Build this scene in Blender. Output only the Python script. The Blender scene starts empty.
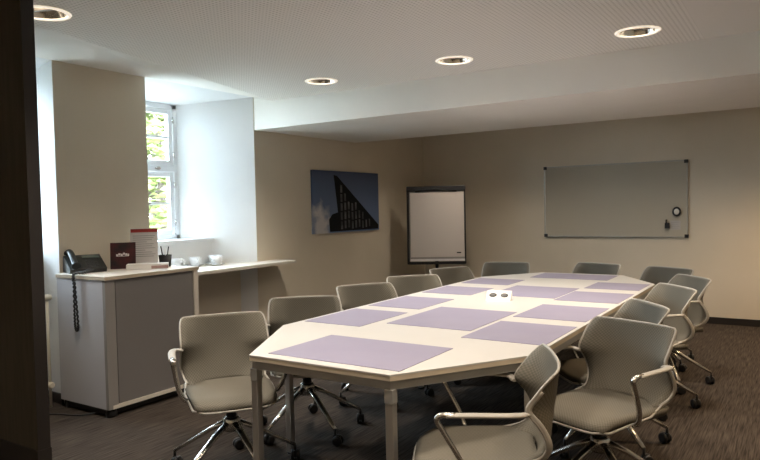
import bpy, bmesh, math, random
from mathutils import Vector, Matrix
random.seed(7)
S = bpy.context.scene
C = S.collection
R = math.radians

# ------------------------------------------------------------------ materials
MATS = {}
def mat(name, col, rough=.6, metal=0., spec=.5, emit=None, estr=0.):
    if name in MATS: return MATS[name]
    m = bpy.data.materials.new(name); m.use_nodes = True
    b = m.node_tree.nodes['Principled BSDF']
    b.inputs['Base Color'].default_value = (*col, 1)
    b.inputs['Roughness'].default_value = rough
    b.inputs['Metallic'].default_value = metal
    b.inputs['Specular IOR Level'].default_value = spec
    if emit:
        b.inputs['Emission Color'].default_value = (*emit, 1); b.inputs['Emission Strength'].default_value = estr
    MATS[name] = m
    return m
def nd(m, t, **kw):
    n = m.node_tree.nodes.new(t)
    for k, v in kw.items(): setattr(n, k, v)
    return n
def lk(m, a, b): m.node_tree.links.new(a, b)
def noise_col(m, c1, c2, scale=(1, 1, 1), nscale=5., detail=4., bump=0., dist=.01, lo=.35, hi=.65):
    """colour variation by object-space noise, optional bump"""
    b = m.node_tree.nodes['Principled BSDF']
    tc = nd(m, 'ShaderNodeTexCoord'); mp = nd(m, 'ShaderNodeMapping'); mp.inputs['Scale'].default_value = scale
    lk(m, tc.outputs['Object'], mp.inputs['Vector'])
    n = nd(m, 'ShaderNodeTexNoise'); n.inputs['Scale'].default_value = nscale; n.inputs['Detail'].default_value = detail
    lk(m, mp.outputs['Vector'], n.inputs['Vector'])
    r = nd(m, 'ShaderNodeValToRGB')
    r.color_ramp.elements[0].position = lo; r.color_ramp.elements[1].position = hi
    r.color_ramp.elements[0].color = (*c1, 1); r.color_ramp.elements[1].color = (*c2, 1)
    lk(m, n.outputs['Fac'], r.inputs['Fac']); lk(m, r.outputs['Color'], b.inputs['Base Color'])
    if bump:
        bp = nd(m, 'ShaderNodeBump'); bp.inputs['Strength'].default_value = bump; bp.inputs['Distance'].default_value = dist
        lk(m, n.outputs['Fac'], bp.inputs['Height']); lk(m, bp.outputs['Normal'], b.inputs['Normal'])
    return m

plaster = noise_col(mat('plaster', (.6, .53, .43), .9, spec=.2), (.655, .59, .475), (.695, .625, .51), nscale=1.6, detail=6)
reveal_white = noise_col(mat('reveal_white', (.8, .8, .8), .9, spec=.2), (.79, .80, .80), (.83, .83, .82), nscale=2.)
beam_paint = noise_col(mat('beam_paint', (.7, .66, .58), .9, spec=.2), (.82, .79, .73), (.86, .83, .77), nscale=1.5)
dark_wood = noise_col(mat('dark_wood', (.02, .016, .013), .5, spec=.25), (.046, .038, .026), (.062, .051, .036), scale=(8, 8, .6), nscale=6)
black_trim = mat('black_trim', (.018, .014, .012), .5)
white_lac = mat('white_lacquer', (.82, .83, .84), .35)
glass = bpy.data.materials.new('window_glass'); glass.use_nodes = True
_n = glass.node_tree.nodes; _n.clear()
_o = _n.new('ShaderNodeOutputMaterial'); _t = _n.new('ShaderNodeBsdfTransparent'); _g = _n.new('ShaderNodeBsdfGlossy'); _g.inputs['Roughness'].default_value = .02
_mx = _n.new('ShaderNodeMixShader'); _mx.inputs[0].default_value = .06
glass.node_tree.links.new(_t.outputs[0], _mx.inputs[1]); glass.node_tree.links.new(_g.outputs[0], _mx.inputs[2]); glass.node_tree.links.new(_mx.outputs[0], _o.inputs[0])

# carpet: dark brown-grey, fine streaks running along the room
carpet = mat('carpet', (.05, .04, .035), .95, spec=.1)
noise_col(carpet, (.021, .017, .0145), (.078, .064, .053), scale=(130, 5, 1), nscale=1., detail=2., bump=.2, dist=.003, lo=.3, hi=.7)

# perforated acoustic ceiling
ceil_m = mat('ceiling_paint', (.84, .81, .75), .9, spec=.2)
perf = mat('perforated_ceiling', (.66, .61, .53), .9, spec=.2)
def make_perf(m):
    b = m.node_tree.nodes['Principled BSDF']
    tc = nd(m, 'ShaderNodeTexCoord')
    s = nd(m, 'ShaderNodeVectorMath', operation='SCALE'); s.inputs['Scale'].default_value = 1 / .026
    f = nd(m, 'ShaderNodeVectorMath', operation='FRACTION')
    d = nd(m, 'ShaderNodeVectorMath', operation='SUBTRACT'); d.inputs[1].default_value = (.5, .5, 0)
    sep = nd(m, 'ShaderNodeSeparateXYZ'); cmb = nd(m, 'ShaderNodeCombineXYZ')
    ln = nd(m, 'ShaderNodeVectorMath', operation='LENGTH')
    lt = nd(m, 'ShaderNodeMath', operation='LESS_THAN'); lt.inputs[1].default_value = .24
    mx = nd(m, 'ShaderNodeMixRGB'); mx.inputs[1].default_value = (.87, .84, .78, 1); mx.inputs[2].default_value = (.64, .61, .555, 1)
    lk(m, tc.outputs['Object'], s.inputs[0]); lk(m, s.outputs[0], f.inputs[0]); lk(m, f.outputs[0], d.inputs[0])
    lk(m, d.outputs[0], sep.inputs[0]); lk(m, sep.outputs[0], cmb.inputs[0]); lk(m, sep.outputs[1], cmb.inputs[1])
    lk(m, cmb.outputs[0], ln.inputs[0]); lk(m, ln.outputs['Value'], lt.inputs[0]); lk(m, lt.outputs[0], mx.inputs[0])
    lk(m, mx.outputs[0], b.inputs['Base Color'])
make_perf(perf)

table_white = noise_col(mat('table_white', (.64, .62, .58), .38), (.585, .577, .557), (.605, .597, .577), nscale=3)
table_edge = mat('table_edge', (.62, .54, .42), .45)
rail_metal = mat('rail_metal', (.40, .40, .39), .4, .35)
chrome = mat('chrome', (.50, .49, .47), .3, .8)
alu = mat('polished_alu', (.60, .58, .55), .24, 1.)
dark_metal = mat('dark_metal', (.05, .05, .05), .4, .8)
pad_m = noise_col(mat('lavender_pad', (.42, .38, .52), .55, spec=.3), (.27, .255, .35), (.285, .27, .365), nscale=4)
grey_plastic = mat('light_grey_plastic', (.38, .365, .33), .45)
black_plastic = mat('black_plastic', (.012, .012, .013), .45)
phone_m = mat('phone_plastic', (.018, .021, .021), .4)
key_m = mat('phone_key', (.05, .055, .055), .5)
lcd_m = mat('phone_display', (.10, .13, .12), .2)
white_m = mat('white_card', (.82, .80, .78), .5)
porcelain = mat('porcelain', (.82, .83, .84), .2)
red_m = mat('red_print', (.42, .035, .03), .5)
darkred_m = noise_col(mat('dark_red_cover', (.06, .01, .012), .35), (.012, .008, .010), (.11, .012, .016), nscale=9)
ink = mat('grey_ink', (.36, .34, .33), .6)
board_white = mat('board_enamel', (.45, .415, .335), .5, spec=.25)
alu_frame = mat('alu_frame', (.42, .41, .37), .35, .7)
paper = mat('flipchart_paper', (.60, .55, .51), .8)
cab_grey = mat('cabinet_end', (.50, .50, .53), .5)
cab_stile = mat('cabinet_stile', (.25, .235, .225), .5)
cab_edge = mat('cabinet_pale_rail', (.62, .57, .50), .5)
cab_top = mat('cabinet_top', (.72, .66, .58), .45)

def fabric(name, c1, c2, sx, sy):
    m = mat(name, c1, .9, spec=.15)
    b = m.node_tree.nodes['Principled BSDF']
    tc = nd(m, 'ShaderNodeTexCoord'); mp = nd(m, 'ShaderNodeMapping'); mp.inputs['Scale'].default_value = (1, sx, sy)
    lk(m, tc.outputs['Object'], mp.inputs['Vector'])
    ch = nd(m, 'ShaderNodeTexNoise'); ch.inputs['Scale'].default_value = 260; ch.inputs['Detail'].default_value = 1
    lk(m, tc.outputs['Object'], ch.inputs['Vector'])
    f = nd(m, 'ShaderNodeVectorMath', operation='SINE')
    lk(m, mp.outputs[0], f.inputs[0])
    sep = nd(m, 'ShaderNodeSeparateXYZ'); lk(m, f.outputs[0], sep.inputs[0])
    mul = nd(m, 'ShaderNodeMath', operation='MULTIPLY'); lk(m, sep.outputs[1], mul.inputs[0]); lk(m, sep.outputs[2], mul.inputs[1])
    add = nd(m, 'ShaderNodeMath', operation='MULTIPLY_ADD'); lk(m, mul.outputs[0], add.inputs[0]); add.inputs[1].default_value = .4; add.inputs[2].default_value = .5
    ad2 = nd(m, 'ShaderNodeMath', operation='MULTIPLY_ADD'); lk(m, ch.outputs['Fac'], ad2.inputs[0]); ad2.inputs[1].default_value = .4; lk(m, add.outputs[0], ad2.inputs[2])
    sub = nd(m, 'ShaderNodeMath', operation='SUBTRACT'); lk(m, ad2.outputs[0], sub.inputs[0]); sub.inputs[1].default_value = .2; sub.use_clamp = True
    mx = nd(m, 'ShaderNodeMixRGB'); mx.inputs[1].default_value = (*c1, 1); mx.inputs[2].default_value = (*c2, 1)
    lk(m, sub.outputs[0], mx.inputs[0]); lk(m, mx.outputs[0], b.inputs['Base Color'])
    bp = nd(m, 'ShaderNodeBump'); bp.inputs['Strength'].default_value = .15; bp.inputs['Distance'].default_value = .002
    lk(m, sub.outputs[0], bp.inputs['Height']); lk(m, bp.outputs[0], b.inputs['Normal'])
    return m
back_fab = fabric('back_mesh_fabric', (.105, .098, .080), (.198, .186, .155), 420, 420)
seat_fab = fabric('seat_fabric', (.112, .105, .086), (.20, .187, .155), 420, 0)
# seat weave runs in the plane of the seat: stripes across
sf = MATS['seat_fabric']
for n in sf.node_tree.nodes:
    if n.type == 'MAPPING': n.inputs['Scale'].default_value = (420, 420, 1); n.inputs['Location'].default_value = (0, 0, 1.57)
    if n.type == 'MATH' and n.operation == 'MULTIPLY':
        sepn = n.inputs[0].links[0].from_node
        for l in list(sf.node_tree.links):
            if l.to_node == n: sf.node_tree.links.remove(l)
        lk(sf, sepn.outputs[0], n.inputs[0]); lk(sf, sepn.outputs[1], n.inputs[1])

# ------------------------------------------------------------------ mesh helpers
class MB:
    def __init__(s): s.b = bmesh.new(); s.mats = []
    def _mi(s, m):
        if m is None: return 0
        if m not in s.mats: s.mats.append(m)
        return s.mats.index(m)
    def poly(s, pts, m=None):
        vs = [s.b.verts.new(p) for p in pts]
        f = s.b.faces.new(vs); f.material_index = s._mi(m); return s
    def box(s, x0, x1, y0, y1, z0, z1, m=None, M=None, bev=0.):
        i = s._mi(m)
        P = [Vector((x, y, z)) for z in (z0, z1) for x, y in ((x0, y0), (x1, y0), (x1, y1), (x0, y1))]
        if M is not None: P = [M @ p for p in P]
        v = [s.b.verts.new(p) for p in P]
        fs = [s.b.faces.new([v[j] for j in q]) for q in ((3, 2, 1, 0), (4, 5, 6, 7), (0, 1, 5, 4), (1, 2, 6, 5), (2, 3, 7, 6), (3, 0, 4, 7))]
        for f in fs: f.material_index = i
        if bev:
            es = {e for f in fs for e in f.edges}
            r = bmesh.ops.bevel(s.b, geom=list(es), offset=bev, segments=2, affect='EDGES', profile=.5)
            for f in r['faces']: f.material_index = i
        return s
    def prism(s, pts, z0, z1, m=None, side=None, M=None):
        lo = [Vector((x, y, z0)) for x, y in pts]; hi = [Vector((x, y, z1)) for x, y in pts]
        if M is not None: lo = [M @ p for p in lo]; hi = [M @ p for p in hi]
        a = [s.b.verts.new(p) for p in lo]; b = [s.b.verts.new(p) for p in hi]
        i = s._mi(m); k = s._mi(side or m); n = len(pts)
        f = s.b.faces.new(list(reversed(a))); f.material_index = i
        f = s.b.faces.new(b); f.material_index = i
        for j in range(n):
            f = s.b.faces.new((a[j], a[(j + 1) % n], b[(j + 1) % n], b[j])); f.material_index = k
        return s
    def lathe(s, prof, m=None, n=24, M=None, cap=True):
        i = s._mi(m); rings = []
        for r, z in prof:
            ring = []
            for k in range(n):
                a = 2 * math.pi * k / n; p = Vector((r * math.cos(a), r * math.sin(a), z))
                ring.append(s.b.verts.new(M @ p if M is not None else p))
            rings.append(ring)
        for a, b in zip(rings, rings[1:]):
            for k in range(n):
                f = s.b.faces.new((a[k], a[(k + 1) % n], b[(k + 1) % n], b[k])); f.material_index = i; f.smooth = True
        if cap:
            for ring, rv in ((rings[0], True), (rings[-1], False)):
                f = s.b.faces.new(list(reversed(ring)) if rv else ring); f.material_index = i
        return s
    def sweep(s, path, rx, ry=None, m=None, n=8, closed=False, up=None, taper=None):
        """tube along path; rx across, ry along 'up'"""
        ry = ry or rx; i = s._mi(m); P = [Vector(p) for p in path]; N = len(P); rings = []
        u = Vector(up) if up else None
        prev = None
        for k in range(N):
            a = P[(k - 1) % N] if closed or k else P[0]; c = P[(k + 1) % N] if closed or k < N - 1 else P[-1]
            t = (c - a).normalized()
            if u is not None: x = t.cross(u)
            elif prev is None: x = t.cross(Vector((0, 0, 1)) if abs(t.z) < .9 else Vector((1, 0, 0)))
            else: x = prev - t * prev.dot(t)
            if x.length < 1e-6: x = prev or Vector((1, 0, 0))
            x.normalize(); y = x.cross(t); prev = x
            f = taper[k] if taper else 1.
            rings.append([s.b.verts.new(P[k] + x * (rx * f * math.cos(2 * math.pi * j / n)) + y * (ry * f * math.sin(2 * math.pi * j / n))) for j in range(n)])
        pairs = list(zip(rings, rings[1:])) + ([(rings[-1], rings[0])] if closed else [])
        for a, b in pairs:
            for j in range(n):
                f = s.b.faces.new((a[j], a[(j + 1) % n], b[(j + 1) % n], b[j])); f.material_index = i; f.smooth = True
        if not closed:
            for ring, rv in ((rings[0], True), (rings[-1], False)):
                f = s.b.faces.new(list(reversed(ring)) if rv else ring); f.material_index = i
        return s
    def grid(s, fn, nu, nv, m=None):
        i = s._mi(m)
        V = [[s.b.verts.new(fn(-1 + 2 * a / nu, -1 + 2 * b / nv)) for b in range(nv + 1)] for a in range(nu + 1)]
        for a in range(nu):
            for b in range(nv):
                f = s.b.faces.new((V[a][b], V[a + 1][b], V[a + 1][b + 1], V[a][b + 1])); f.material_index = i; f.smooth = True
        return s
    def build(s, name, m=None, parent=None, loc=None, kind=None):
        bmesh.ops.recalc_face_normals(s.b, faces=s.b.faces[:])
        me = bpy.data.meshes.new(name); s.b.to_mesh(me); s.b.free()
        for q in (s.mats or [m]): me.materials.append(q)
        o = bpy.data.objects.new(name, me); C.objects.link(o)
        if parent is not None: o.parent = parent
        if loc is not None: o.location = loc
        if kind: o['kind'] = kind
        return o
def catmull(pts, per=6):
    P = [Vector(p) for p in pts]; out = []
    for k in range(len(P) - 1):
        p0 = P[max(k - 1, 0)]; p1 = P[k]; p2 = P[k + 1]; p3 = P[min(k + 2, len(P) - 1)]
        for j in range(per):
            t = j / per
            out.append(.5 * (2 * p1 + (p2 - p0) * t + (2 * p0 - 5 * p1 + 4 * p2 - p3) * t * t + (3 * p1 - p0 - 3 * p2 + p3) * t ** 3))
    out.append(P[-1]); return out
def tag(o, label, cat, group=None):
    o['label'] = label; o['category'] = cat
    if group: o['group'] = group
    return o
def empty(name, loc, rz=0.):
    o = bpy.data.objects.new(name, None); C.objects.link(o); o.location = loc; o.rotation_euler = (0, 0, rz); o.empty_display_size = .1
    return o
def copy_tree(o, parent=None):
    c = o.copy(); C.objects.link(c)
    if parent is not None: c.parent = parent
    for ch in list(o.children): copy_tree(ch, c)
    return c

# ------------------------------------------------------------------ room
XL, YB, XR, YN = -4.58, 8.24, 2.2, -.9
ZC, ZB = 2.465, 2.20            # ceiling, underside of the beam
BY0, BY1 = 4.80, 6.55           # beam front and rear faces
XW = -5.1                       # window plane

MB().poly([(-5.4, YN - .1, 0), (XR + .1, YN - .1, 0), (XR + .1, YB + .1, 0), (-5.4, YB + .1, 0)]).build('floor', carpet, kind='structure')
w = MB()
w.poly([(XL - .1, YB, 0), (XR + .1, YB, 0), (XR + .1, YB, 2.7), (XL - .1, YB, 2.7)])
w.build('wall_back', plaster, kind='structure')
MB().poly([(XR, YN, 0), (XR, YB, 0), (XR, YB, 2.7), (XR, YN, 2.7)]).build('wall_right', plaster, kind='structure')
MB().poly([(XW, YN, 0), (XR, YN, 0), (XR, YN, 2.7), (XW, YN, 2.7)]).build('wall_front', plaster, kind='structure')
# left wall: picture wall, splayed window recess, pier, second recess
w = MB()
A = (XL, 4.79); B = (XW, 4.25); D = (XW, 3.30); E_ = (XL, 3.52); F = (XL, 2.72); G = (XW, 2.74); K = (XW, 2.05)
WZ0, WZ1 = 1.14, 2.43
def wall(p, q, z0, z1, m): w.poly([(*p, z0), (*q, z0), (*q, z1), (*p, z1)], m)
wall((XL, YB), A, 0, 2.6, plaster)
wall(A, B, 0, 2.6, reveal_white)
wall(D, E_, 0, 2.6, reveal_white)
wall(E_, F, 0, 2.6, plaster)
wall(F, G, 0, 2.6, reveal_white)
# wall above and below the window openings
wall(B, D, WZ1, 2.6, reveal_white); wall(G, K, WZ1, 2.6, reveal_white)
XP = -4.88
for y0, y1 in ((3.40, 4.478), (2.05, 2.72)):
    w.box(XW - .02, XP, y0, y1, 0, WZ0 - .03, reveal_white)
# recess ceilings
w.poly([(XL, E_[1], 2.525), (XL, A[1], 2.525), (XW, B[1], WZ1), (XW, D[1], WZ1)], reveal_white)
w.poly([(XL, 2.05, 2.525), (XL, F[1], 2.525), (XW, G[1], WZ1), (XW, 2.05, WZ1)], reveal_white)
w.poly([(XW, YN, 0), (XW, 2.05, 0), (XW, 2.05, 2.7), (XW, YN, 2.7)], plaster)
w.build('wall_left', plaster, kind='structure')
for k, (y0, y1) in enumerate(((3.40, 4.475), (2.06, 2.72))):
    MB().box(XW - .02, XP + .03, y0, y1, WZ0 - .03, WZ0, white_lac, bev=.006).build('trim_%d' % (k + 1), white_lac, kind='structure')
# skirting boards
MB().box(XL, XR, YB - .015, YB, 0, .075).build('baseboard_back', black_trim, kind='structure')
b_ = MB(); b_.box(XL, XL + .015, 4.80, YB - .02, 0, .075); b_.box(XL, XL + .015, 2.72, 3.52, 0, .075); b_.box(XW, XL, 2.70, 2.715, 0, .075); b_.build('baseboard_left', black_trim, kind='structure')
# dark partition end at the doorway, edge-on to the room
pt = MB().box(-4.57, -3.07, 1.682, 1.742, 0, 2.463, dark_wood); pt.box(-3.0705, -3.068, 1.681, 1.743, 0, 2.463, black_trim); pt.build('wall_partition', dark_wood, kind='structure')
MB().box(-4.57, -3.066, 1.677, 1.747, 0, .27).build('baseboard_partition', black_trim, kind='structure')

# ceiling with real openings for the recessed lights
LX = [-3.36, -2.13, -.86, .40]
LROWS = [-.35, 1.96, 4.33]  # first row is added out of view, as fill for the partition and room
LROW_REAR = [7.0]
def cove(y): return -3.61 + (y - 2.06) * (-.58 / 2.2)
c = MB()
HS, HR, HN = .2, .118, 32
def cell(x, y, m):
    for k in range(HN):
        a0, a1 = 2 * math.pi * k / HN, 2 * math.pi * (k + 1) / HN
        def sq(a):
            ca, sa = math.cos(a), math.sin(a); q = HS / max(abs(ca), abs(sa)); return (x + ca * q, y + sa * q, ZC)
        def ci(a): return (x + HR * math.cos(a), y + HR * math.sin(a), ZC)
        c.poly([ci(a0), sq(a0), sq(a1), ci(a1)], m)
XPF = -.535                                     # the perforated field stops here
def strip(x0, x1, y0, y1, left=None):
    """rectangle split where the perforation ends; left edge may slope"""
    xa0 = left(y0) if left else x0; xa1 = left(y1) if left else x0
    if x0 < XPF < x1:
        c.poly([(xa0, y0, ZC), (XPF, y0, ZC), (XPF, y1, ZC), (xa1, y1, ZC)], perf); c.poly([(XPF, y0, ZC), (x1, y0, ZC), (x1, y1, ZC), (XPF, y1, ZC)], ceil_m)
    else:
        c.poly([(xa0, y0, ZC), (x1, y0, ZC), (x1, y1, ZC), (xa1, y1, ZC)], perf if x1 <= XPF + .001 else ceil_m)
def field(y0, y1, rows, left):
    ys = y0
    for r in rows:
        if r - HS > ys + 1e-4: strip(-4, XR, ys, r - HS, left)
        xs = None
        for x in LX:
            if xs is None: strip(-4, x - HS, r - HS, r + HS, left)
            else: strip(xs, x - HS, r - HS, r + HS)
            cell(x, r, perf if x < XPF else ceil_m); xs = x + HS
        strip(xs, XR, r - HS, r + HS); ys = r + HS
    strip(-4, XR, ys, y1, left)
field(YN, BY0, LROWS, cove)
field(BY1, YB, LROW_REAR, lambda y: XL)
# plaster margin rising gently from the panel field to the window wall
ys = [YN, -.35 - HS, -.35 + HS, 1.96 - HS, 1.96 + HS, 4.33 - HS, 4.33 + HS, BY0]
for y0, y1 in zip(ys, ys[1:]):
    c.poly([(cove(y0), y0, ZC), (cove(y1), y1, ZC), (XL, y1, 2.525), (XL, y0, 2.525)], ceil_m)
c.poly([(XL, YN, 2.525), (XL, 2.05, 2.525), (XW, 2.05, 2.525), (XW, YN, 2.525)], ceil_m)
c.poly([(XW - .3, YN - .1, 2.7), (XR + .1, YN - .1, 2.7), (XR + .1, YB + .1, 2.7), (XW - .3, YB + .1, 2.7)], ceil_m)
c.build('ceiling', ceil_m, kind='structure')
MB().box(XL, XR, BY0, BY1, ZB, 2.69).build('ceiling_beam', beam_paint, kind='structure')

# ------------------------------------------------------------------ windows
def window(name, y0, y1, handle_y):
    ym = (y0 + y1) / 2; z0, z1 = WZ0, WZ1
    f = MB()
    for a, b, c0, c1 in ((y0, y0 + .045, z0, z1), (y1 - .045, y1, z0, z1), (y0, y1, z0, z0 + .045), (y0, y1, z1 - .045, z1), (ym - .035, ym + .035, z0, z1)):
        f.box(XW - .05, XW + .02, a, b, c0, c1, bev=.004)
    f.box(XW - .05, XW + .022, y0, y1, 1.785, 1.845, bev=.004)
    root = f.build(name, white_lac, kind='structure')
    for a, b in ((y0 + .045, ym - .035), (ym + .035, y1 - .045)):
        for c0, c1 in ((z0 + .045, 1.785), (1.845, z1 - .045)):
            s = MB(); t = .048
            s.box(XW - .035, XW + .012, a, a + t, c0, c1, bev=.003); s.box(XW - .035, XW + .012, b - t, b, c0, c1, bev=.003)
            s.box(XW - .035, XW + .012, a + t, b - t, c0, c0 + t, bev=.003); s.box(XW - .035, XW + .012, a + t, b - t, c1 - t, c1, bev=.003)
            cm = (c0 + c1) / 2
            s.box(XW - .028, XW + .006, a + t, b - t, cm - .012, cm + .012)
            sa = s.build('window_sash', white_lac, root)
            MB().box(XW - .016, XW - .012, a + t - .005, b - t + .005, c0 + t - .005, c1 - t + .005).build('window_pane', glass, sa)
    h = MB()
    h.box(XW + .022, XW + .034, handle_y - .013, handle_y + .013, 1.80, 1.83); h.box(XW + .034, XW + .05, handle_y - .05, handle_y + .013, 1.806, 1.822, bev=.004)
    h.build('window_handle', alu, root)
    g = MB()
    for z in (1.30, 1.66, 1.95, 2.28): g.lathe([(.008, -.03), (.008, .03)], None, 10, Matrix.Translation((XW + .028, y1 - .05, z)))
    g.build('window_hinge', alu, root)
window('window_1', 3.30, 4.25, 4.02)
window('window_2', 2.06, 2.72, 2.6)

# ------------------------------------------------------------------ outside
MB().poly([(-40, -30, -1.2), (-5.6, -30, -1.2), (-5.6, 40, -1.2), (-40, 40, -1.2)]).build('ground_outside', noise_col(mat('outside_paving', (.1, .16, .05), .95), (.16, .165, .15), (.24, .24, .22), nscale=2.), kind='structure')
leaf = mat('leaf', (.20, .30, .05), .6)
noise_col(leaf, (.085, .105, .025), (.21, .23, .075), nscale=1.5)
leaf.node_tree.nodes['Principled BSDF'].inputs['Transmission Weight'].default_value = 0
bark = mat('bark', (.08, .06, .045), .9)
def tree(x, y, h, r, label):
    t = empty('tree', (x, y, -1.2))
    k = MB(); k.sweep([(0, 0, 0), (.05, 0, h * .35), (0, .05, h * .8)], .16, m=None, n=10, taper=[1, .8, .35])
    for a in range(6):
        an = a * 1.05; k.sweep([(0, 0, h * (.3 + .06 * a)), (math.cos(an) * r * .4, math.sin(an) * r * .4, h * (.45 + .06 * a)), (math.cos(an) * r * .8, math.sin(an) * r * .8, h * (.5 + .07 * a))], .05, n=6, taper=[1, .7, .3])
    k.build('trunk', bark, t)
    l = MB()
    for i in range(6500):
        th = random.uniform(0, 2 * math.pi); cz = random.uniform(-1, 1); rr = r * random.uniform(.35, 1.) ** .5 * (1 + .18 * math.sin(3 * th + 4 * cz))
        sx = math.sqrt(1 - cz * cz)
        p = Vector((rr * sx * math.cos(th), rr * sx * math.sin(th), h * .62 + rr * cz * 1.15))
        q = Matrix.Translation(p) @ Matrix.Rotation(random.uniform(0, 6.28), 4, 'Z') @ Matrix.Rotation(random.uniform(-1.2, 1.2), 4, 'X')
        s_ = random.uniform(.08, .17)
        l.poly([q @ Vector(v) for v in ((-s_, 0, 0), (0, -s_ * .55, .02), (s_, 0, 0), (0, s_ * .55, .02))])
    l.build('crown', leaf, t)
    tag(t, label, 'tree')
tree(-10.5, 8.3, 5.2, 2.0, 'pale green leafy tree seen through the upper window panes')
tree(-16.2, 12.6, 6.0, 3.0, 'lower yellow-green tree outside, behind the lower window panes')

# ------------------------------------------------------------------ recessed ceiling lights
warm = (1., .86, .71)
warmer = (1., .69, .40)
ring_m = mat('light_ring', (.85, .82, .76), .35, emit=(1., .85, .66), estr=.32)
refl_m = mat('light_reflector', (.80, .77, .72), .16, 1.)
bulb_m = mat('light_bulb', (1, .95, .85), .3, emit=(1., .82, .6), estr=16.)
louv_m = mat('light_baffle', (.10, .09, .08), .4)
def make_light():
    t = empty('ceiling_light', (0, 0, ZC))
    MB().lathe([(.112, .002), (.112, -.006), (.132, -.006), (.136, -.001), (.136, .0)], None, 40, cap=False).build('light_ring', ring_m, t)
    MB().lathe([(.113, -.003), (.108, .02), (.085, .075), (.06, .105), (.0005, .108)], None, 40, cap=False).build('reflector', refl_m, t)
    for s in (-1, 1):
        MB().sweep([(-.045, s * .032, .052), (.045, s * .032, .052)], .016, n=10).build('bulb', bulb_m, t)
    MB().box(-.085, .085, -.012, .012, .012, .085).build('baffle', louv_m, t)
    return t
light0 = make_light()
lnames = {(1, 0): 'round recessed ceiling light near the dark doorway partition', (2, 0): 'round recessed ceiling light beside the window recess', (2, 1): 'round recessed ceiling light above the flipchart corner, by the beam', (2, 2): 'round recessed ceiling light at the edge of the perforated ceiling field'}
first = True
def spot(x, y, e, size=R(126), blend=1., col=warm):
    ld = bpy.data.lights.new('downlight', 'SPOT'); ld.energy = e; ld.color = col; ld.spot_size = size; ld.spot_blend = blend; ld.shadow_soft_size = .11
    o = bpy.data.objects.new('downlight', ld); C.objects.link(o); o.location = (x, y, ZC - .012)
for j, r in enumerate(LROWS + LROW_REAR):
    for i, x in enumerate(LX):
        o = light0 if first else copy_tree(light0); first = False
        o.location = (x, r, ZC); o.rotation_euler = (0, 0, R(20))
        lab = lnames.get((j, i), 'round recessed ceiling light out of sight %s' % ('behind the ceiling beam' if j == 3 else 'and assumed above the near side of the room'))
        tag(o, lab, 'ceiling light', 'recessed lights in the ceiling')
        EN = [[45, 30, 30, 26], [46, 60, 49, 36], [44, 56, 66, 70], [22, 24, 28, 95]][j][i]  # first list powers the added fill row behind the camera
        spot(x, r, EN, col=warmer if i == 3 else warm)

# ------------------------------------------------------------------ conference table
TT = .74
OUT = [(-2.122, 2.148), (-1.361, 2.148), (-.985, 2.74), (-.985, 5.56), (-1.361, 6.14), (-2.11, 6.14), (-2.49, 5.56), (-2.49, 2.80)]
def inset(pts, d):
    n = len(pts); out = []
    for i in range(n):
        p0, p1, p2 = Vector(pts[i - 1]), Vector(pts[i]), Vector(pts[(i + 1) % n])
        e1 = (p1 - p0).normalized(); e2 = (p2 - p1).normalized()
        n1 = Vector((-e1.y, e1.x)); n2 = Vector((-e2.y, e2.x))
        m = (n1 + n2); m = m / m.dot(n1)
        out.append(tuple(p1 + m * d))
    return out
tb = empty('conference_table', (-1.737, 4.14, 0))
tag(tb, 'long white conference table with angled ends and square chrome legs', 'table')
TO = Matrix.Translation((1.737, -4.14, 0))
t = MB(); t.prism(OUT, TT - .006, TT, table_white, table_white, TO); t.prism(inset(OUT, .0008), TT - .026, TT - .006, table_edge, table_edge, TO)
t.build('tabletop', table_white, tb)
rl = MB(); o_, i_ = inset(OUT, .012), inset(OUT, .042)
for k in range(8):
    k2 = (k + 1) % 8
    rl.prism([o_[k], o_[k2], i_[k2], i_[k]], TT - .064, TT - .026, rail_metal, None, TO)
for y in (2.80, 4.30, 5.45):
    rl.box(-2.45, -1.03, y - .02, y + .02, TT - .064, TT - .026, rail_metal, TO)
rl.build('apron_frame', rail_metal, tb)
LEGC = inset(OUT, .028)
for k, (x, y) in enumerate(LEGC[:3] + LEGC[7:] + [(-2.46, 4.33), (-1.013, 4.28), (-2.08, 5.45), (-1.40, 5.45)]):
    l = MB(); l.box(x - .018, x + .018, y - .018, y + .018, .012, TT - .07, chrome, TO, bev=.003)
    lg = l.build('leg', chrome, tb)
    MB().box(x - .0195, x + .0195, y - .0195, y + .0195, TT - .12, TT - .064, rail_metal, TO, bev=.002).build('leg_bracket', rail_metal, lg)
    MB().lathe([(.02, 0), (.02, .012)], black_plastic, 16, TO @ Matrix.Translation((x, y, 0))).build('leg_foot', black_plastic, lg)
MB().box(-1.78, -1.70, 2.9, 5.4, .60, .62, rail_metal, TO).build('cable_tray', rail_metal, tb)

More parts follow.
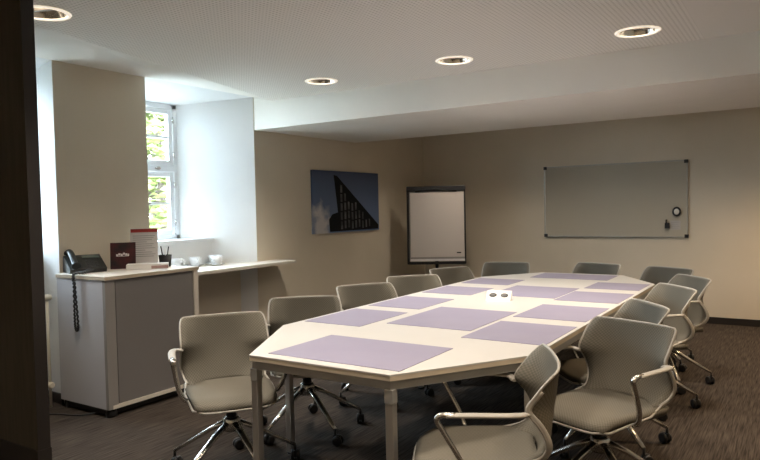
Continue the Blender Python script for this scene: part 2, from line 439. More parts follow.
# desk pads
PADS = [
 ((-2.06, -1.355, 2.21, 2.69), 'lavender desk pad at the near end of the white table'),
 ((-2.46, -2.065, 2.955, 3.48), 'lavender desk pad on the window side, closest to the table corner facing the cabinet'),
 ((-2.46, -2.065, 3.63, 4.13), 'second lavender desk pad along the window side of the table'),
 ((-2.46, -2.05, 4.37, 4.80), 'third lavender desk pad along the window side of the table'),
 ((-2.45, -2.03, 5.04, 5.44), 'farthest lavender desk pad along the window side, toward the flipchart'),
 ((-1.985, -1.465, 3.11, 3.78), 'large lavender desk pad in the middle row, nearer than the white socket block'),
 ((-1.95, -1.445, 4.45, 5.05), 'lavender desk pad in the middle row behind the white socket block'),
 ((-1.435, -1.005, 2.94, 3.46), 'lavender desk pad beside the big swivel chair with the lit seat'),
 ((-1.43, -1.005, 3.63, 4.16), 'second lavender desk pad along the open floor side of the table'),
 ((-1.43, -1.005, 4.38, 4.88), 'third lavender desk pad along the open floor side of the table'),
 ((-1.42, -1.015, 5.09, 5.51), 'farthest lavender desk pad along the open floor side, close to the angled corner'),
 ((-2.065, -1.385, 5.665, 6.07), 'lavender desk pad at the far end, below the whiteboard'),
]
for (x0, x1, y0, y1), lab in PADS:
    cx, cy = (x0 + x1) / 2, (y0 + y1) / 2
    o = MB().box(x0 - cx, x1 - cx, y0 - cy, y1 - cy, 0, .0025).build('desk_pad', pad_m, loc=(cx, cy, TT))
    tag(o, lab, 'desk pad', 'desk pads on the table')
# white socket block with two dark sockets
sb = empty('socket_block', (-1.765, 4.225, TT), R(12)); sb.scale = (1.2, 1.2, 1.2)
tag(sb, 'small white wedge block with two dark oval sockets in the middle of the table', 'socket block')
w_ = MB()
prof = [(-.050, 0), (.045, 0), (.034, .052), (.018, .052)]
Mx = Matrix(((0, 0, 1, 0), (1, 0, 0, 0), (0, 1, 0, 0), (0, 0, 0, 1)))
w_.prism(prof, -.07, .07, None, None, Mx)
w_.build('housing', white_m, sb)
for s in (-1, 1):
    nrm = Vector((0, -.052, .068)).normalized(); cpos = Vector((s * .033, -.0105, .030)) + nrm * .0
    ax = Vector((1, 0, 0)); ay = nrm.cross(ax)
    Mo = Matrix((( ax.x, ay.x, nrm.x, cpos.x), (ax.y, ay.y, nrm.y, cpos.y), (ax.z, ay.z, nrm.z, cpos.z), (0, 0, 0, 1)))
    MB().lathe([(.022, -.001), (.022, .002), (.018, .003), (.0005, .003)], black_plastic, 20, Mo @ Matrix.Diagonal((1, .75, 1, 1))).build('socket', black_plastic, sb)

# ------------------------------------------------------------------ swivel chair
EDGE = [(-.10, .448), (-.19, .478), (-.224, .535), (-.196, .605), (-.152, .662), (-.184, .715), (-.225, .765), (-.268, .806)]
EP = catmull([(u, 0, z) for u, z in EDGE], 5)
NE = len(EP) - 1
HWK = [.195, .218, .236, .236, .234, .234, .232, .222]
def hw(t):
    f = t * (len(HWK) - 1); i = min(int(f), len(HWK) - 2); return HWK[i] + (HWK[i + 1] - HWK[i]) * (f - i)
def edge_pt(t):
    f = t * NE; i = min(int(f), NE - 1); return EP[i].lerp(EP[i + 1], f - i)
def back_pt(s, t):
    p = edge_pt(t); h = hw(t)
    if t > .93: h -= .010 * ((t - .93) / .07) ** 2
    c = Vector((-.215 - .072 * t - .02 * math.sin(math.pi * t), 0, .455 + .352 * t))       # the nearly flat middle of the shell
    k = abs(s) ** 3
    q = c.lerp(p, k)
    return Vector((q.x, s * h, q.z))
def seat_xy(a, b):
    x = .030 + .235 * a; y = (.222 - .016 * a) * b
    # rounded plan corners
    x -= .03 * max(a, 0) * b ** 4
    k = 1 - .05 * abs(a) ** 10
    return x, y * k
def make_chair():
    t = empty('swivel_chair', (0, 0, 0))
    def seat_fn(a, b):
        x, y = seat_xy(a, b)
        z = .462 - .012 * (1 - b * b) * (1 - a * a)
        if a > .55: z -= .035 * ((a - .55) / .45) ** 2
        if abs(b) > .8: z -= .010 * ((abs(b) - .8) / .2) ** 2
        return Vector((x, y, z))
    s = MB(); s.grid(seat_fn, 16, 14)
    so = s.build('seat', seat_fab, t)
    sd = so.modifiers.new('thick', 'SOLIDIFY'); sd.thickness = .034; sd.offset = -1
    b = MB(); b.grid(lambda a, c_: back_pt(c_, (a + 1) / 2), 26, 14)
    bo = b.build('backrest', back_fab, t)
    sd = bo.modifiers.new('thick', 'SOLIDIFY'); sd.thickness = .010; sd.offset = 0
    # light grey rim: up both sides of the back, across its top, and round the seat
    side = [back_pt(1, k / 30) for k in range(31)]
    path = []
    rim = [Vector((seat_xy(1, v / 10)[0] + .004, seat_xy(1, v / 10)[1], .408)) for v in range(-8, 9, 2)]
    right = [Vector((seat_xy(a, 1)[0], seat_xy(a, 1)[1] + .005, z)) for a, z in ((.85, .412), (.4, .424), (0, .43), (-.35, .436))]
    up = [p + Vector((0, .005, 0)) for p in side[3:]]
    topm = [back_pt(v / 10, 1) + Vector((0, 0, .002)) for v in range(8, -9, -2)]
    mir = lambda L: [Vector((p.x, -p.y, p.z)) for p in reversed(L)]
    loop = rim + right + up + topm + mir(up) + mir(right)
    f = MB(); f.sweep(loop, .0055, .0055, n=8, closed=True)
    # flat side rails give the frame its width between arm and seat
    for sg in (1, -1):
        f.sweep([Vector((p.x - .008, sg * (p.y + .004), p.z)) for p in side[2:24]], .011, .006, n=8, up=(0, 1, 0))
    fo = f.build('frame', grey_plastic, t)
    for sg in (1, -1):
        a = MB()
        pad = catmull([(-.150, sg * .232, .648), (-.13, sg * .272, .657), (-.07, sg * .290, .660), (.05, sg * .296, .661), (.13, sg * .296, .660)], 4)
        a.sweep(pad, .019, .0085, n=12, up=(0, 0, 1), taper=[.8] + [1] * (len(pad) - 1))
        ao = a.build('armrest', grey_plastic, t)
        k = MB()
        br = catmull([(.10, sg * .296, .660), (.150, sg * .296, .661), (.166, sg * .295, .645), (.150, sg * .290, .61), (.09, sg * .270, .50), (.065, sg * .246, .440), (.05, sg * .21, .415)], 4)
        k.sweep(br, .010, .013, n=10, up=(0, 1, 0))
        k.build('arm_bracket', alu, ao)
    m = MB(); m.box(-.10, .10, -.07, .07, .375, .428, bev=.012); m.sweep([(.02, -.06, .40), (.02, -.19, .40)], .008, n=8); m.build('tilt_mechanism', black_plastic, t)
    MB().lathe([(.028, .24), (.028, .33), (.02, .33), (.02, .38)], None, 20).build('gas_column', dark_metal, t)
    MB().lathe([(.028, .225), (.046, .23), (.046, .292), (.036, .302), (.0, .302)], None, 24, cap=False).build('base_hub', alu, t)
    for k in range(5):
        an = R(72 * k + 18); M = Matrix.Rotation(an, 4, 'Z')
        l = MB(); l.sweep([M @ Vector(p) for p in ((.03, 0, .272), (.12, 0, .228), (.24, 0, .155), (.345, 0, .092))], .021, .014, n=10, up=(0, 0, 1), taper=[1.1, 1, .85, .7])
        lo = l.build('leg', alu, t)
        c_ = MB()
        Mc = M @ Matrix.Translation((.345, 0, 0)) @ Matrix.Rotation(R(35 + 40 * k), 4, 'Z')
        for sg in (1, -1):
            c_.lathe([(.020, -.009), (.030, -.007), (.030, .007), (.020, .009)], None, 18, Mc @ Matrix.Translation((.016, sg * .016, .030)) @ Matrix.Rotation(R(90), 4, 'X'))
        c_.box(-.012, .034, -.009, .009, .024, .062, None, Mc, bev=.004)
        c_.lathe([(.008, .055), (.008, .095)], None, 10, Mc)
        c_.build('castor', black_plastic, lo)
    return t
CH = [ # x, y, facing, label
 (-2.565, 2.452, -36.5, 'grey swivel chair beside the cabinet, whole seat visible by the table corner'),
 (-.80, 3.111, -112.9, 'largest grey swivel chair, lit seat and pale armrest beyond the table, facing the camera'),
 (-1.065, 2.355, -154.1, 'grey swivel chair seen side-on at the near table corner, back edge toward the camera'),
 (-2.635, 3.174, -50, 'grey swivel chair on the window side, its back below the end of the pale shelf'),
 (-2.614, 3.997, -32, 'grey swivel chair on the window side with its back below the blue picture'),
 (-2.613, 4.653, -42, 'grey swivel chair on the window side between the picture and the flipchart'),
 (-2.598, 5.454, -26, 'grey swivel chair turned toward the camera directly below the flipchart'),
 (-2.49, 6.045, -78, 'grey swivel chair at the far angled corner between flipchart and whiteboard'),
 (-1.738, 6.225, -106, 'grey swivel chair at the far table end below the whiteboard'),
 (-1.102, 6.02, -116, 'grey swivel chair at the far angled corner below the whiteboard magnets'),
 (-.915, 5.41, -141, 'grey swivel chair seen edge-on nearest the bare wall, third behind the largest chair'),
 (-.93, 4.728, -140, 'grey swivel chair, second behind the largest chair, one pale armrest showing'),
 (-0.954, 3.846, -142, 'grey swivel chair directly behind the largest chair, only its back top showing'),
]
chair0 = make_chair()
for k, (x, y, a, lab) in enumerate(CH):
    o = chair0 if k == 0 else copy_tree(chair0)
    o.location = (x, y, 0); o.rotation_euler = (0, 0, R(a))
    for ch in o.children:
        if ch.name.startswith('leg'): ch.rotation_euler = (0, 0, R({0: 2, 1: 45, 4: 45, 8: 34, 9: 58, 10: -10, 11: -11}.get(k, 9)))
    tag(o, lab, 'chair', 'swivel chairs round the table')

# ------------------------------------------------------------------ cabinet, shelf and what stands on them
CX0, CX1, CY0, CY1, CZ = XL + .06, -3.95, 2.66, 3.47, .972
cab = empty('cabinet', ((CX0 + CX1) / 2, (CY0 + CY1) / 2, 0))
tag(cab, 'grey shutter-front cabinet with a pale top standing against the pier', 'cabinet')
q = Matrix.Translation(-cab.location)
b = MB(); b.box(CX0, CX1 - .03, CY0, CY1, .06, CZ - .025, cab_grey, q)
b.build('body', cab_grey, cab)
b = MB(); b.box(CX1 - .03, CX1, CY0, CY0 + .075, .06, CZ - .025, cab_stile, q); b.build('front_stile', cab_stile, cab)
b = MB(); b.box(CX1 - .03, CX1, CY1 - .045, CY1, .06, CZ - .025, cab_edge, q); b.build('front_stile', cab_edge, cab)
b = MB(); b.box(CX1 - .03, CX1 + .004, CY0 + .03, CY1 - .045, .06, .085, cab_edge, q); b.build('bottom_rail', cab_edge, cab)
b = MB()
b.box(CX1 - .022, CX1 - .004, CY0 + .084, CY1 - .05, .087, CZ - .030, None, q, bev=.002)
b.build('shutter_door', mat('shutter_grey', (.175, .165, .16), .5), cab)
b = MB(); b.box(CX0, CX1 + .008, CY0 - .008, CY1 + .006, CZ - .003, CZ, cab_top, q); b.box(CX0, CX1 + .007, CY0 - .007, CY1 + .005, CZ - .025, CZ - .003, mat('cabinet_top_edge', (.50, .42, .32), .5), q); b.build('top', cab_top, cab)
for x in (CX0 + .05, CX1 - .05):
    for y in (CY0 + .05, CY1 - .05):
        b = MB(); b.lathe([(.04, 0), (.04, .02), (.03, .06)], None, 18, q @ Matrix.Translation((x, y, 0))); b.build('foot', black_plastic, cab)
b = MB(); b.box(CX0 + .02, CX1 - .04, CY0 + .02, CY1 - .02, .015, .06, None, q); b.build('plinth', black_plastic, cab)

SZ = .888
sh = empty('wall_shelf', (-4.5, 4.3, 0)); q = Matrix.Translation((4.5, -4.3, 0))
tag(sh, 'pale counter shelf running from the cabinet through the window recess to the picture wall', 'shelf')
b = MB(); b.prism([(-4.30, 3.50), (-4.30, 5.06), (XL + .003, 5.06), (XL + .003, 4.80), (XP + .004, 4.485), (XP + .004, 3.45), (XL + .004, 3.53)], SZ - .028, SZ, cab_top, mat('shelf_edge', (.60, .57, .50), .5), q)
b.build('shelf_board', cab_top, sh)
b = MB(); b.box(-4.71, -4.69, 3.52, 4.66, .0, SZ - .028, None, q); b.build('support_panel', mat('support_panel', (.70, .63, .52), .6), sh)

# desk phone
PX, PY = -4.45, 2.845
ph = empty('desk_phone', (PX, PY, CZ), R(72)); ph.scale = (1.2, 1.2, 1.4)
tag(ph, 'black desk phone on the corner of the cabinet with its cord hanging down', 'phone')
b = MB(); b.prism([(-.085, 0), (.085, 0), (.095, .022), (-.06, .088), (-.085, .082)], -.10, .11, None, None, Matrix(((0, 0, 1, 0), (1, 0, 0, 0), (0, 1, 0, 0), (0, 0, 0, 1))))
def ramp(xa, ya, h):  # point on the sloping deck: deck runs from (y=.095,z=.022) to (y=-.06,z=.088)
    f = (.095 - ya) / .155; return Vector((xa, ya, .022 + .066 * f + h))
ph_q = Matrix.Rotation(R(180), 4, 'Z')   # low edge toward the viewer
bm2 = b
bmesh.ops.transform(bm2.b, matrix=ph_q, verts=bm2.b.verts[:])
b.build('housing', phone_m, ph)
sl = math.atan2(.066, .155)
def deck(x, y, z, w_, d_, h_, m, name, par, bev=.002):
    p = ramp(x, y, z); M = ph_q @ Matrix.Translation(p) @ Matrix.Rotation(-sl, 4, 'X')
    k = MB(); k.box(-w_ / 2, w_ / 2, -d_ / 2, d_ / 2, 0, h_, m, M, bev=bev); return k.build(name, m, par)
deck(-.035, -.03, .0, .10, .032, .004, lcd_m, 'display', ph, .001)
for i in range(3):
    for j in range(4): deck(-.005 - i * .024, .015 + j * .017, .0, .017, .011, .004, key_m, 'key', ph, .001)
hs = MB()
hp = catmull([tuple(ph_q @ Vector(p)) for p in ((.075, -.085, .098), (.077, -.06, .110), (.078, .0, .094), (.077, .065, .052), (.075, .10, .040))], 5)
hs.sweep(hp, .023, .015, n=12, up=(0, 0, 1), taper=[1.15, 1.3, 1.2] + [.85] * (len(hp) - 6) + [1.2, 1.3, 1.1])
hs.build('handset', phone_m, ph)
# coiled cord: over the cabinet edge and down its end in a long loop
inv = (Matrix.Translation((PX, PY, CZ)) @ Matrix.Rotation(R(72), 4, 'Z') @ Matrix.Diagonal((1.2, 1.2, 1.4, 1))).inverted()
YE = CY0 - .008
base = catmull([(-4.310, 2.79, CZ + .03), (-4.285, 2.72, CZ + .014), (-4.270, YE - .016, CZ + .006), (-4.265, YE - .02, CZ - .08), (-4.268, YE - .02, CZ - .24), (-4.266, YE - .02, CZ - .35), (-4.248, YE - .02, CZ - .385), (-4.230, YE - .02, CZ - .35), (-4.238, YE - .022, CZ - .20), (-4.250, YE - .022, CZ - .05), (-4.258, YE - .02, CZ + .010), (-4.260, 2.73, CZ + .016), (-4.280, 2.79, CZ + .03)], 24)
coil = []
for k, p in enumerate(base):
    tt = (base[min(k + 1, len(base) - 1)] - base[max(k - 1, 0)]).normalized(); x = tt.cross(Vector((.3, 1, .2))).normalized(); y = tt.cross(x)
    r_ = .0035 if p.z < CZ - .02 else .004
    coil.append(inv @ (p + x * (r_ * math.cos(k * 1.25)) + y * (r_ * math.sin(k * 1.25))))
MB().sweep(coil, .0055, n=5).build('coiled_cord', black_plastic, ph)

def stand(name, loc, yaw, wd, h, lean, cover, label, cat, back=.06):
    """upright leaning card with a folding strut behind"""
    t = empty(name, loc, yaw); tag(t, label, cat)
    M = Matrix.Rotation(-lean, 4, 'X')
    return t, M
# brochure (dark cover, pale wordmark strokes), faces the viewer
br, M = stand('brochure', (-4.39, 3.12, CZ), R(48), .17, .19, R(9), None, 'dark red and black brochure standing beside the phone', 'brochure')
k = MB(); k.box(-.092, .092, -.004, .004, 0, .203, darkred_m, M); k.build('cover', darkred_m, br)
k = MB()
for x0, x1, z in ((-.05, -.036, .105), (-.034, -.018, .112), (-.016, -.002, .108), (0, .014, .116), (.016, .03, .11), (.032, .044, .107)):
    k.box(x0, x1, -.0052, -.004, z - .008, z + .008, None, M)
k.box(-.046, .042, -.0052, -.004, .096, .100, None, M)
k.build('title_mark', white_m, br)
k = MB(); k.box(-.06, .06, .004, .008, 0, .12, darkred_m, Matrix.Translation((0, .06, 0)) @ Matrix.Rotation(R(14), 4, 'X')); k.build('rear_flap', darkred_m, br)
# printed notice in an upright stand
nt, M = stand('notice_card', (-4.43, 3.345, CZ), R(48), .2, .28, R(6), None, 'white printed notice with a red heading band standing on the cabinet', 'notice')
k = MB(); k.box(-.104, .104, -.003, .003, .004, .305, white_m, M); k.build('sheet', white_m, nt)
k = MB(); k.box(-.10, .104, -.0042, -.003, .272, .299, None, M); k.build('red_band', red_m, nt)
k = MB()
for i in range(11):
    z = .244 - i * .0165
    k.box(-.085, (.085 if i % 4 != 3 else .02) - .012 * (i % 3), -.0042, -.003, z - .002, z + .0016, None, M)
k.build('text_line', ink, nt)
k = MB(); k.box(.04, .085, -.0042, -.003, .014, .024, None, M); k.build('red_logo', red_m, nt)
k = MB(); k.box(-.104, .104, -.005, .05, 0, .004); k.build('stand_base', white_m, nt)
# stack of leaflets
lf = empty('leaflet_box', (-4.20, 3.20, CZ), R(48))
tag(lf, 'flat white leaflet box lying in front of the printed notice', 'box')
k = MB(); k.box(-.15, .15, -.06, .06, 0, .040, None, None, bev=.003); k.build('box_body', white_m, lf)
k = MB(); k.box(.03, .151, -.0612, -.059, .004, .026, None); k.build('printed_strip', mat('pink_print', (.45, .30, .28), .6), lf)
# pen cup
pc = empty('pen_cup', (-4.40, 3.40 + .13, CZ)); pc.location = (-4.22, 3.38, CZ); pc.scale = (1.2, 1.2, 1.05)
tag(pc, 'black pen cup holding pens beside the notice on the cabinet', 'pen cup')
MB().lathe([(.034, .0), (.042, .088), (.038, .088), (.031, .006), (.0005, .006)], None, 24, cap=False).build('cup', black_plastic, pc)
for k, (a, l_, nm) in enumerate(((20, .06, 'dark metal pen'), (140, .05, 'pale pen'), (250, .065, 'slim dark pen'))):
    dx, dy = .018 * math.cos(R(a)), .018 * math.sin(R(a))
    o = MB().sweep([(0, 0, 0), (dx * .9, dy * .9, .09), (dx * 1.5, dy * 1.5, .09 + l_)], .0042, n=8).build('pen', (dark_metal, white_m, black_plastic)[k], loc=(-4.22 + dx * .3, 3.38 + dy * .3, CZ + .008))
    tag(o, nm + ' standing in the black pen cup', 'pen', 'pens in the cup')
# cups and saucers on the shelf
def make_cup():
    t = empty('cup', (0, 0, 0))
    MB().lathe([(.024, 0), (.028, .004), (.040, .03), (.044, .068), (.0415, .068), (.037, .03), (.022, .008), (.0005, .006)], None, 28, cap=False).build('bowl', porcelain, t)
    MB().sweep(catmull([(.041, 0, .056), (.060, 0, .054), (.066, 0, .038), (.055, 0, .022), (.036, 0, .02)], 5), .0045, n=8).build('handle', porcelain, t)
    return t
cup0 = make_cup(); sau0 = MB().lathe([(.0005, 0), (.04, 0), (.072, .012), (.074, .014), (.04, .005), (.0005, .004)], None, 32, cap=False).build('saucer', porcelain)
for k, (x, y, n, z, lab) in enumerate(((-4.80, 3.965, 1, 0, 'white coffee cup half hidden behind the black pen cup'), (-4.76, 4.15, 1, 0, 'white coffee cup standing alone in the middle of the shelf'), (-4.66, 4.325, 1, 0, 'large-looking white coffee cup closest to the white recess wall'), (-4.805, 4.43, 1, .0, 'white coffee cup at the back of the shelf behind another cup'))):
    s_ = sau0 if k == 0 else sau0.copy()
    if k: C.objects.link(s_)
    s_.location = (x, y, SZ); tag(s_, 'white saucer under the ' + lab, 'saucer', 'saucers on the shelf')
    o = cup0 if k == 0 else copy_tree(cup0)
    s_.scale = (1.1, 1.1, 1.2); o.scale = (1.25, 1.25, 1.2); o.location = (x, y, SZ + .006); o.rotation_euler = (0, 0, R((40, -20, -65, 20)[k])); tag(o, lab, 'cup', 'coffee cups on the shelf')

# radiator with its two valves, half behind the partition
rd = empty('radiator', (-4.645, 2.34, 0)); tag(rd, 'cream radiator with valves behind the dark partition', 'radiator')
rad_m = mat('radiator_cream', (.70, .66, .54), .4)
k = MB()
for i in range(9):
    k.box(-.035, .035, -.25 + i * .048, -.25 + i * .048 + .042, .14, .82, None, None, bev=.01)
k.build('fins', rad_m, rd)
for z in (.80, .16):
    k = MB(); k.sweep([(.03, .15, z), (.05, .22, z), (.05, .285, z)], .011, n=10); k.lathe([(.018, -.03), (.024, -.02), (.024, .02), (.016, .03)], None, 16, Matrix.Translation((.05, .285, z)) @ Matrix.Rotation(R(90), 4, 'Y' if z < .5 else 'X')); k.build('valve', rad_m, rd)
k = MB(); k.sweep([(.05, .285, 0), (.05, .285, .80)], .010, n=10); k.build('pipe', rad_m, rd)
o = MB().sweep(catmull([(-4.75, 2.30, .006), (-4.55, 2.36, .006), (-4.40, 2.52, .006), (-4.2, 2.60, .006), (-4.1, 2.72, .02)], 6), .006, n=6).build('floor_cable', black_plastic)
tag(o, 'thin black cable on the carpet running under the cabinet', 'cable')

# ------------------------------------------------------------------ picture
PY0, PY1, PZ0, PZ1 = 5.665, 7.005, 1.12, 1.838
pw, pz = PY1 - PY0, PZ1 - PZ0
pic = empty('wall_picture', (XL, (PY0 + PY1) / 2, (PZ0 + PZ1) / 2), R(90))
tag(pic, 'blue photographic print of a dark pointed building on the side wall', 'picture')
sky = mat('print_sky', (.05, .08, .2), .35)
b_ = sky.node_tree.nodes['Principled BSDF']
tc = nd(sky, 'ShaderNodeTexCoord'); sp_ = nd(sky, 'ShaderNodeSeparateXYZ'); rp = nd(sky, 'ShaderNodeValToRGB')
rp.color_ramp.elements[0].position = 0.; rp.color_ramp.elements[0].color = (.125, .20, .36, 1); rp.color_ramp.elements[1].color = (.055, .085, .17, 1)
mr = nd(sky, 'ShaderNodeMapRange'); mr.inputs['From Min'].default_value = -.36; mr.inputs['From Max'].default_value = .36
lk(sky, tc.outputs['Object'], sp_.inputs[0]); lk(sky, sp_.outputs['Z'], mr.inputs['Value']); lk(sky, mr.outputs[0], rp.inputs[0])
# printed cloud: a soft noisy patch in the lower corner of the print
cm_ = nd(sky, 'ShaderNodeMapping'); cm_.inputs['Location'].default_value = (.53 / .16, 0, .27 / .21); cm_.inputs['Scale'].default_value = (1 / .16, 0, 1 / .21)
lk(sky, tc.outputs['Object'], cm_.inputs[0])
cn = nd(sky, 'ShaderNodeTexNoise'); cn.inputs['Scale'].default_value = 7.; cn.inputs['Detail'].default_value = 5.
lk(sky, tc.outputs['Object'], cn.inputs[0])
ln2 = nd(sky, 'ShaderNodeVectorMath', operation='LENGTH'); lk(sky, cm_.outputs[0], ln2.inputs[0])
ad_ = nd(sky, 'ShaderNodeMath', operation='MULTIPLY_ADD'); lk(sky, cn.outputs['Fac'], ad_.inputs[0]); ad_.inputs[1].default_value = -2.2; lk(sky, ln2.outputs['Value'], ad_.inputs[2])
mr2 = nd(sky, 'ShaderNodeMapRange'); mr2.inputs['From Min'].default_value = .25; mr2.inputs['From Max'].default_value = -.55
lk(sky, ad_.outputs[0], mr2.inputs['Value'])
mxc = nd(sky, 'ShaderNodeMixRGB'); mxc.inputs[2].default_value = (.55, .54, .55, 1); lk(sky, mr2.outputs[0], mxc.inputs[0]); lk(sky, rp.outputs[0], mxc.inputs[1]); lk(sky, mxc.outputs[0], b_.inputs['Base Color'])
k = MB(); k.box(-pw / 2, pw / 2, -.025, -.001, -pz / 2, pz / 2, sky); k.build('print_panel', sky, pic)
def fx(u): return (u - .5) * pw
def fz(v): return (v - .5) * pz
def flat(pts, m, name, y=-.0256, parent=pic):
    k = MB(); k.poly([(fx(u), y, fz(v)) for u, v in pts]); return k.build(name, m, parent)
bld = flat([(.295, .935), (.345, .92), (.99, .09), (.985, .02), (.225, .02), (.215, .22), (.265, .30), (.345, .33)], mat('print_building', (.004, .005, .007), .6, spec=.15), 'printed_building')
k = MB()
for i in range(9):
    u0 = .385 + i * .055
    top = .92 - (u0 + .04 - .31) * (.85 / .675)
    v = .05 + .012 * (i % 3)
    while v + .12 < top:
        k.poly([(fx(u0), -.0262, fz(v)), (fx(u0 + .030 - i * .001), -.0262, fz(v)), (fx(u0 + .029 - i * .001), -.0262, fz(v + .125)), (fx(u0), -.0262, fz(v + .13))]); v += .15
k.build('printed_window', noise_col(mat('print_glass', (.06, .07, .08), .5), (.008, .010, .014), (.10, .105, .11), nscale=9), bld)
# ------------------------------------------------------------------ whiteboard
WX0, WX1, WB0, WB1 = -2.785, -1.102, .985, 1.872
wb = empty('whiteboard', ((WX0 + WX1) / 2, YB, (WB0 + WB1) / 2)); hwx, hwz = (WX1 - WX0) / 2, (WB1 - WB0) / 2
tag(wb, 'wide whiteboard with a thin metal frame on the far wall', 'whiteboard')
MB().box(-hwx, hwx, -.018, -.004, -hwz, hwz).build('writing_surface', board_white, wb)
k = MB()
for a in ((-hwx, hwx, -hwz - .006, -hwz + .010), (-hwx, hwx, hwz - .010, hwz + .006)): k.box(a[0], a[1], -.024, -.002, a[2], a[3], bev=.002)
for a in ((-hwx - .006, -hwx + .010), (hwx - .010, hwx + .006)): k.box(a[0], a[1], -.024, -.002, -hwz, hwz, bev=.002)
k.build('frame', alu_frame, wb)
for sx in (-1, 1):
    for sz in (-1, 1):
        k = MB(); cx, cz = sx * (hwx - .012), sz * (hwz - .012)
        k.box(cx - .022, cx + .022, -.027, -.001, cz - .020, cz + .020, None, None, bev=.004); k.build('corner_cap', black_plastic, wb)
# magnets and note on the board
YF = YB - .018
mg = empty('board_eraser', (-1.216, YF, 1.282)); tag(mg, 'round black-rimmed magnetic eraser on the whiteboard', 'eraser')
Mr = Matrix.Rotation(R(90), 4, 'X')
MB().lathe([(.046, 0), (.052, .008), (.05, .026), (.036, .03), (.032, .026), (.032, .0)], None, 28, Mr @ Matrix.Diagonal((.9, 1.1, 1, 1)), cap=False).build('rim', black_plastic, mg)
MB().lathe([(.0005, .027), (.025, .026), (.033, .02)], None, 28, Mr @ Matrix.Diagonal((.9, 1.1, 1, 1)), cap=False).build('face', mat('eraser_face', (.8, .77, .7), .6), mg)
mh = empty('marker_holder', (-1.318, YF, 1.132)); tag(mh, 'small black magnetic marker holder on the whiteboard', 'marker holder')
k = MB(); k.box(-.026, .026, -.03, 0, -.045, .02, None, None, bev=.004); k.build('tray', black_plastic, mh)
k = MB(); k.lathe([(.011, -.03), (.011, .045), (.007, .05)], None, 14, Matrix.Translation((-.008, -.016, .01))); k.build('clip', black_plastic, mh)
ns = empty('paper_note', (-1.232, YF, 1.122)); tag(ns, 'small pale paper note with faint lines beside the marker holder', 'note')
MB().box(-.055, .055, -.002, 0, -.05, .055).build('sheet', mat('note_paper', (.46, .44, .42), .7), ns)
k = MB()
for i in range(4): k.box(-.045, .04 - .01 * (i % 2), -.003, -.002, .03 - i * .022, .034 - i * .022)
k.build('text_line', ink, ns)

# ------------------------------------------------------------------ flipchart
fc = empty('flipchart_easel', (-3.915, 7.36, 0), R(29)); tag(fc, 'black framed flipchart easel with blank paper in the room corner', 'flipchart')
fc.rotation_euler = (0, 0, R(27))
ln_ = R(-5)
M = Matrix.Translation((0, 0, .685)) @ Matrix.Rotation(ln_, 4, 'X')
hb = .365; HB = .97
MB().box(-hb, hb, -.012, .012, .03, HB, None, M, bev=.004).build('board', mat('easel_board', (.30, .29, .27), .5), fc)
MB().box(-hb + .035, hb - .012, -.022, -.012, .07, HB - .07, None, M).build('paper_pad', paper, fc)
k = MB(); k.box(-hb - .012, hb + .012, -.035, .014, HB - .055, HB + .01, None, M, bev=.005)
k.sweep([M @ Vector(p) for p in ((-hb + .1, -.03, HB - .055), (0, -.034, HB - .032), (hb - .1, -.03, HB - .055))], .012, n=8); k.build('clamp_bar', black_plastic, fc)
for a, b_ in ((-hb - .012, -hb + .02), (hb - .008, hb + .010)):
    k = MB(); k.box(a, b_, -.016, .014, -.02, HB, None, M, bev=.004); k.build('side_rail', black_plastic, fc)
k = MB(); k.box(-hb, hb, -.075, .01, -.025, -.005, None, M, bev=.004); k.box(-hb, hb, -.08, -.07, -.025, .012, None, M); k.build('pen_tray', black_plastic, fc)
k = MB(); k.box(-hb + .03, hb - .01, -.05, -.016, .018, .045, None, M); k.build('paper_ledge', white_m, fc)
k = MB(); k.box(hb - .11, hb - .055, -.0235, -.022, .115, .130, None, M); k.build('maker_mark', black_plastic, fc)
MB().sweep([(0, .02, .10), (0, .02, .76)], .022, n=14).build('column', black_plastic, fc)
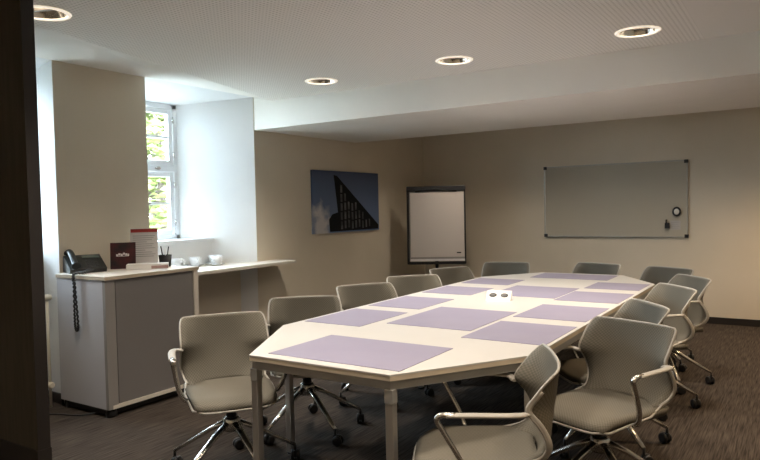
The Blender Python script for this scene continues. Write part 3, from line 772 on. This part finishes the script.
for a in (-90, 30, 150):
    k = MB(); k.sweep([(0, .02, .11), (.30 * math.cos(R(a)), .02 + .30 * math.sin(R(a)), .05)], .02, .014, n=8, up=(0, 0, 1))
    k.lathe([(.025, 0), (.025, .05)], None, 14, Matrix.Translation((.30 * math.cos(R(a)), .02 + .30 * math.sin(R(a)), 0))); k.build('foot', black_plastic, fc)

# ------------------------------------------------------------------ daylight, world, camera
W = bpy.data.worlds.new('world'); S.world = W; W.use_nodes = True
bg = W.node_tree.nodes['Background']; bg.inputs[0].default_value = (.70, .87, 1., 1); bg.inputs[1].default_value = 25.
for y0, y1 in ((3.30, 4.25), (2.06, 2.72)):
    ld = bpy.data.lights.new('daylight_portal', 'AREA'); ld.shape = 'RECTANGLE'; ld.size = WZ1 - WZ0; ld.size_y = y1 - y0; ld.cycles.is_portal = True
    o = bpy.data.objects.new('daylight_portal', ld); C.objects.link(o); o.location = (XW - .06, (y0 + y1) / 2, (WZ0 + WZ1) / 2); o.rotation_euler = (0, R(-90), 0)

yaw, pitch, roll, FOC = -5.75294876e-01, 3.42089551e-02, -2.13841397e-02, 650.569
f = Vector((math.sin(yaw) * math.cos(pitch), math.cos(yaw) * math.cos(pitch), -math.sin(pitch)))
r = Vector((math.cos(yaw), -math.sin(yaw), 0)); u = r.cross(f)
r2 = r * math.cos(roll) + u * math.sin(roll); u2 = u * math.cos(roll) - r * math.sin(roll)
cd = bpy.data.cameras.new('camera'); cam = bpy.data.objects.new('camera', cd); C.objects.link(cam)
cd.sensor_fit = 'HORIZONTAL'; cd.sensor_width = 36.; cd.lens = 36. * FOC / 760.; cd.clip_start = .02; cd.clip_end = 200
cam.matrix_world = Matrix(((r2.x, u2.x, -f.x, 0), (r2.y, u2.y, -f.y, 0), (r2.z, u2.z, -f.z, 1.4), (0, 0, 0, 1)))
S.camera = cam
S.view_settings.view_transform = 'Standard'; S.view_settings.look = 'None'; S.view_settings.gamma = 1; S.view_settings.use_curve_mapping = False
S.view_settings.exposure = 1.17
S.cycles.use_denoising = True
S.cycles.max_bounces = 10; S.cycles.diffuse_bounces = 6; S.cycles.sample_clamp_indirect = 6; S.cycles.caustics_reflective = False
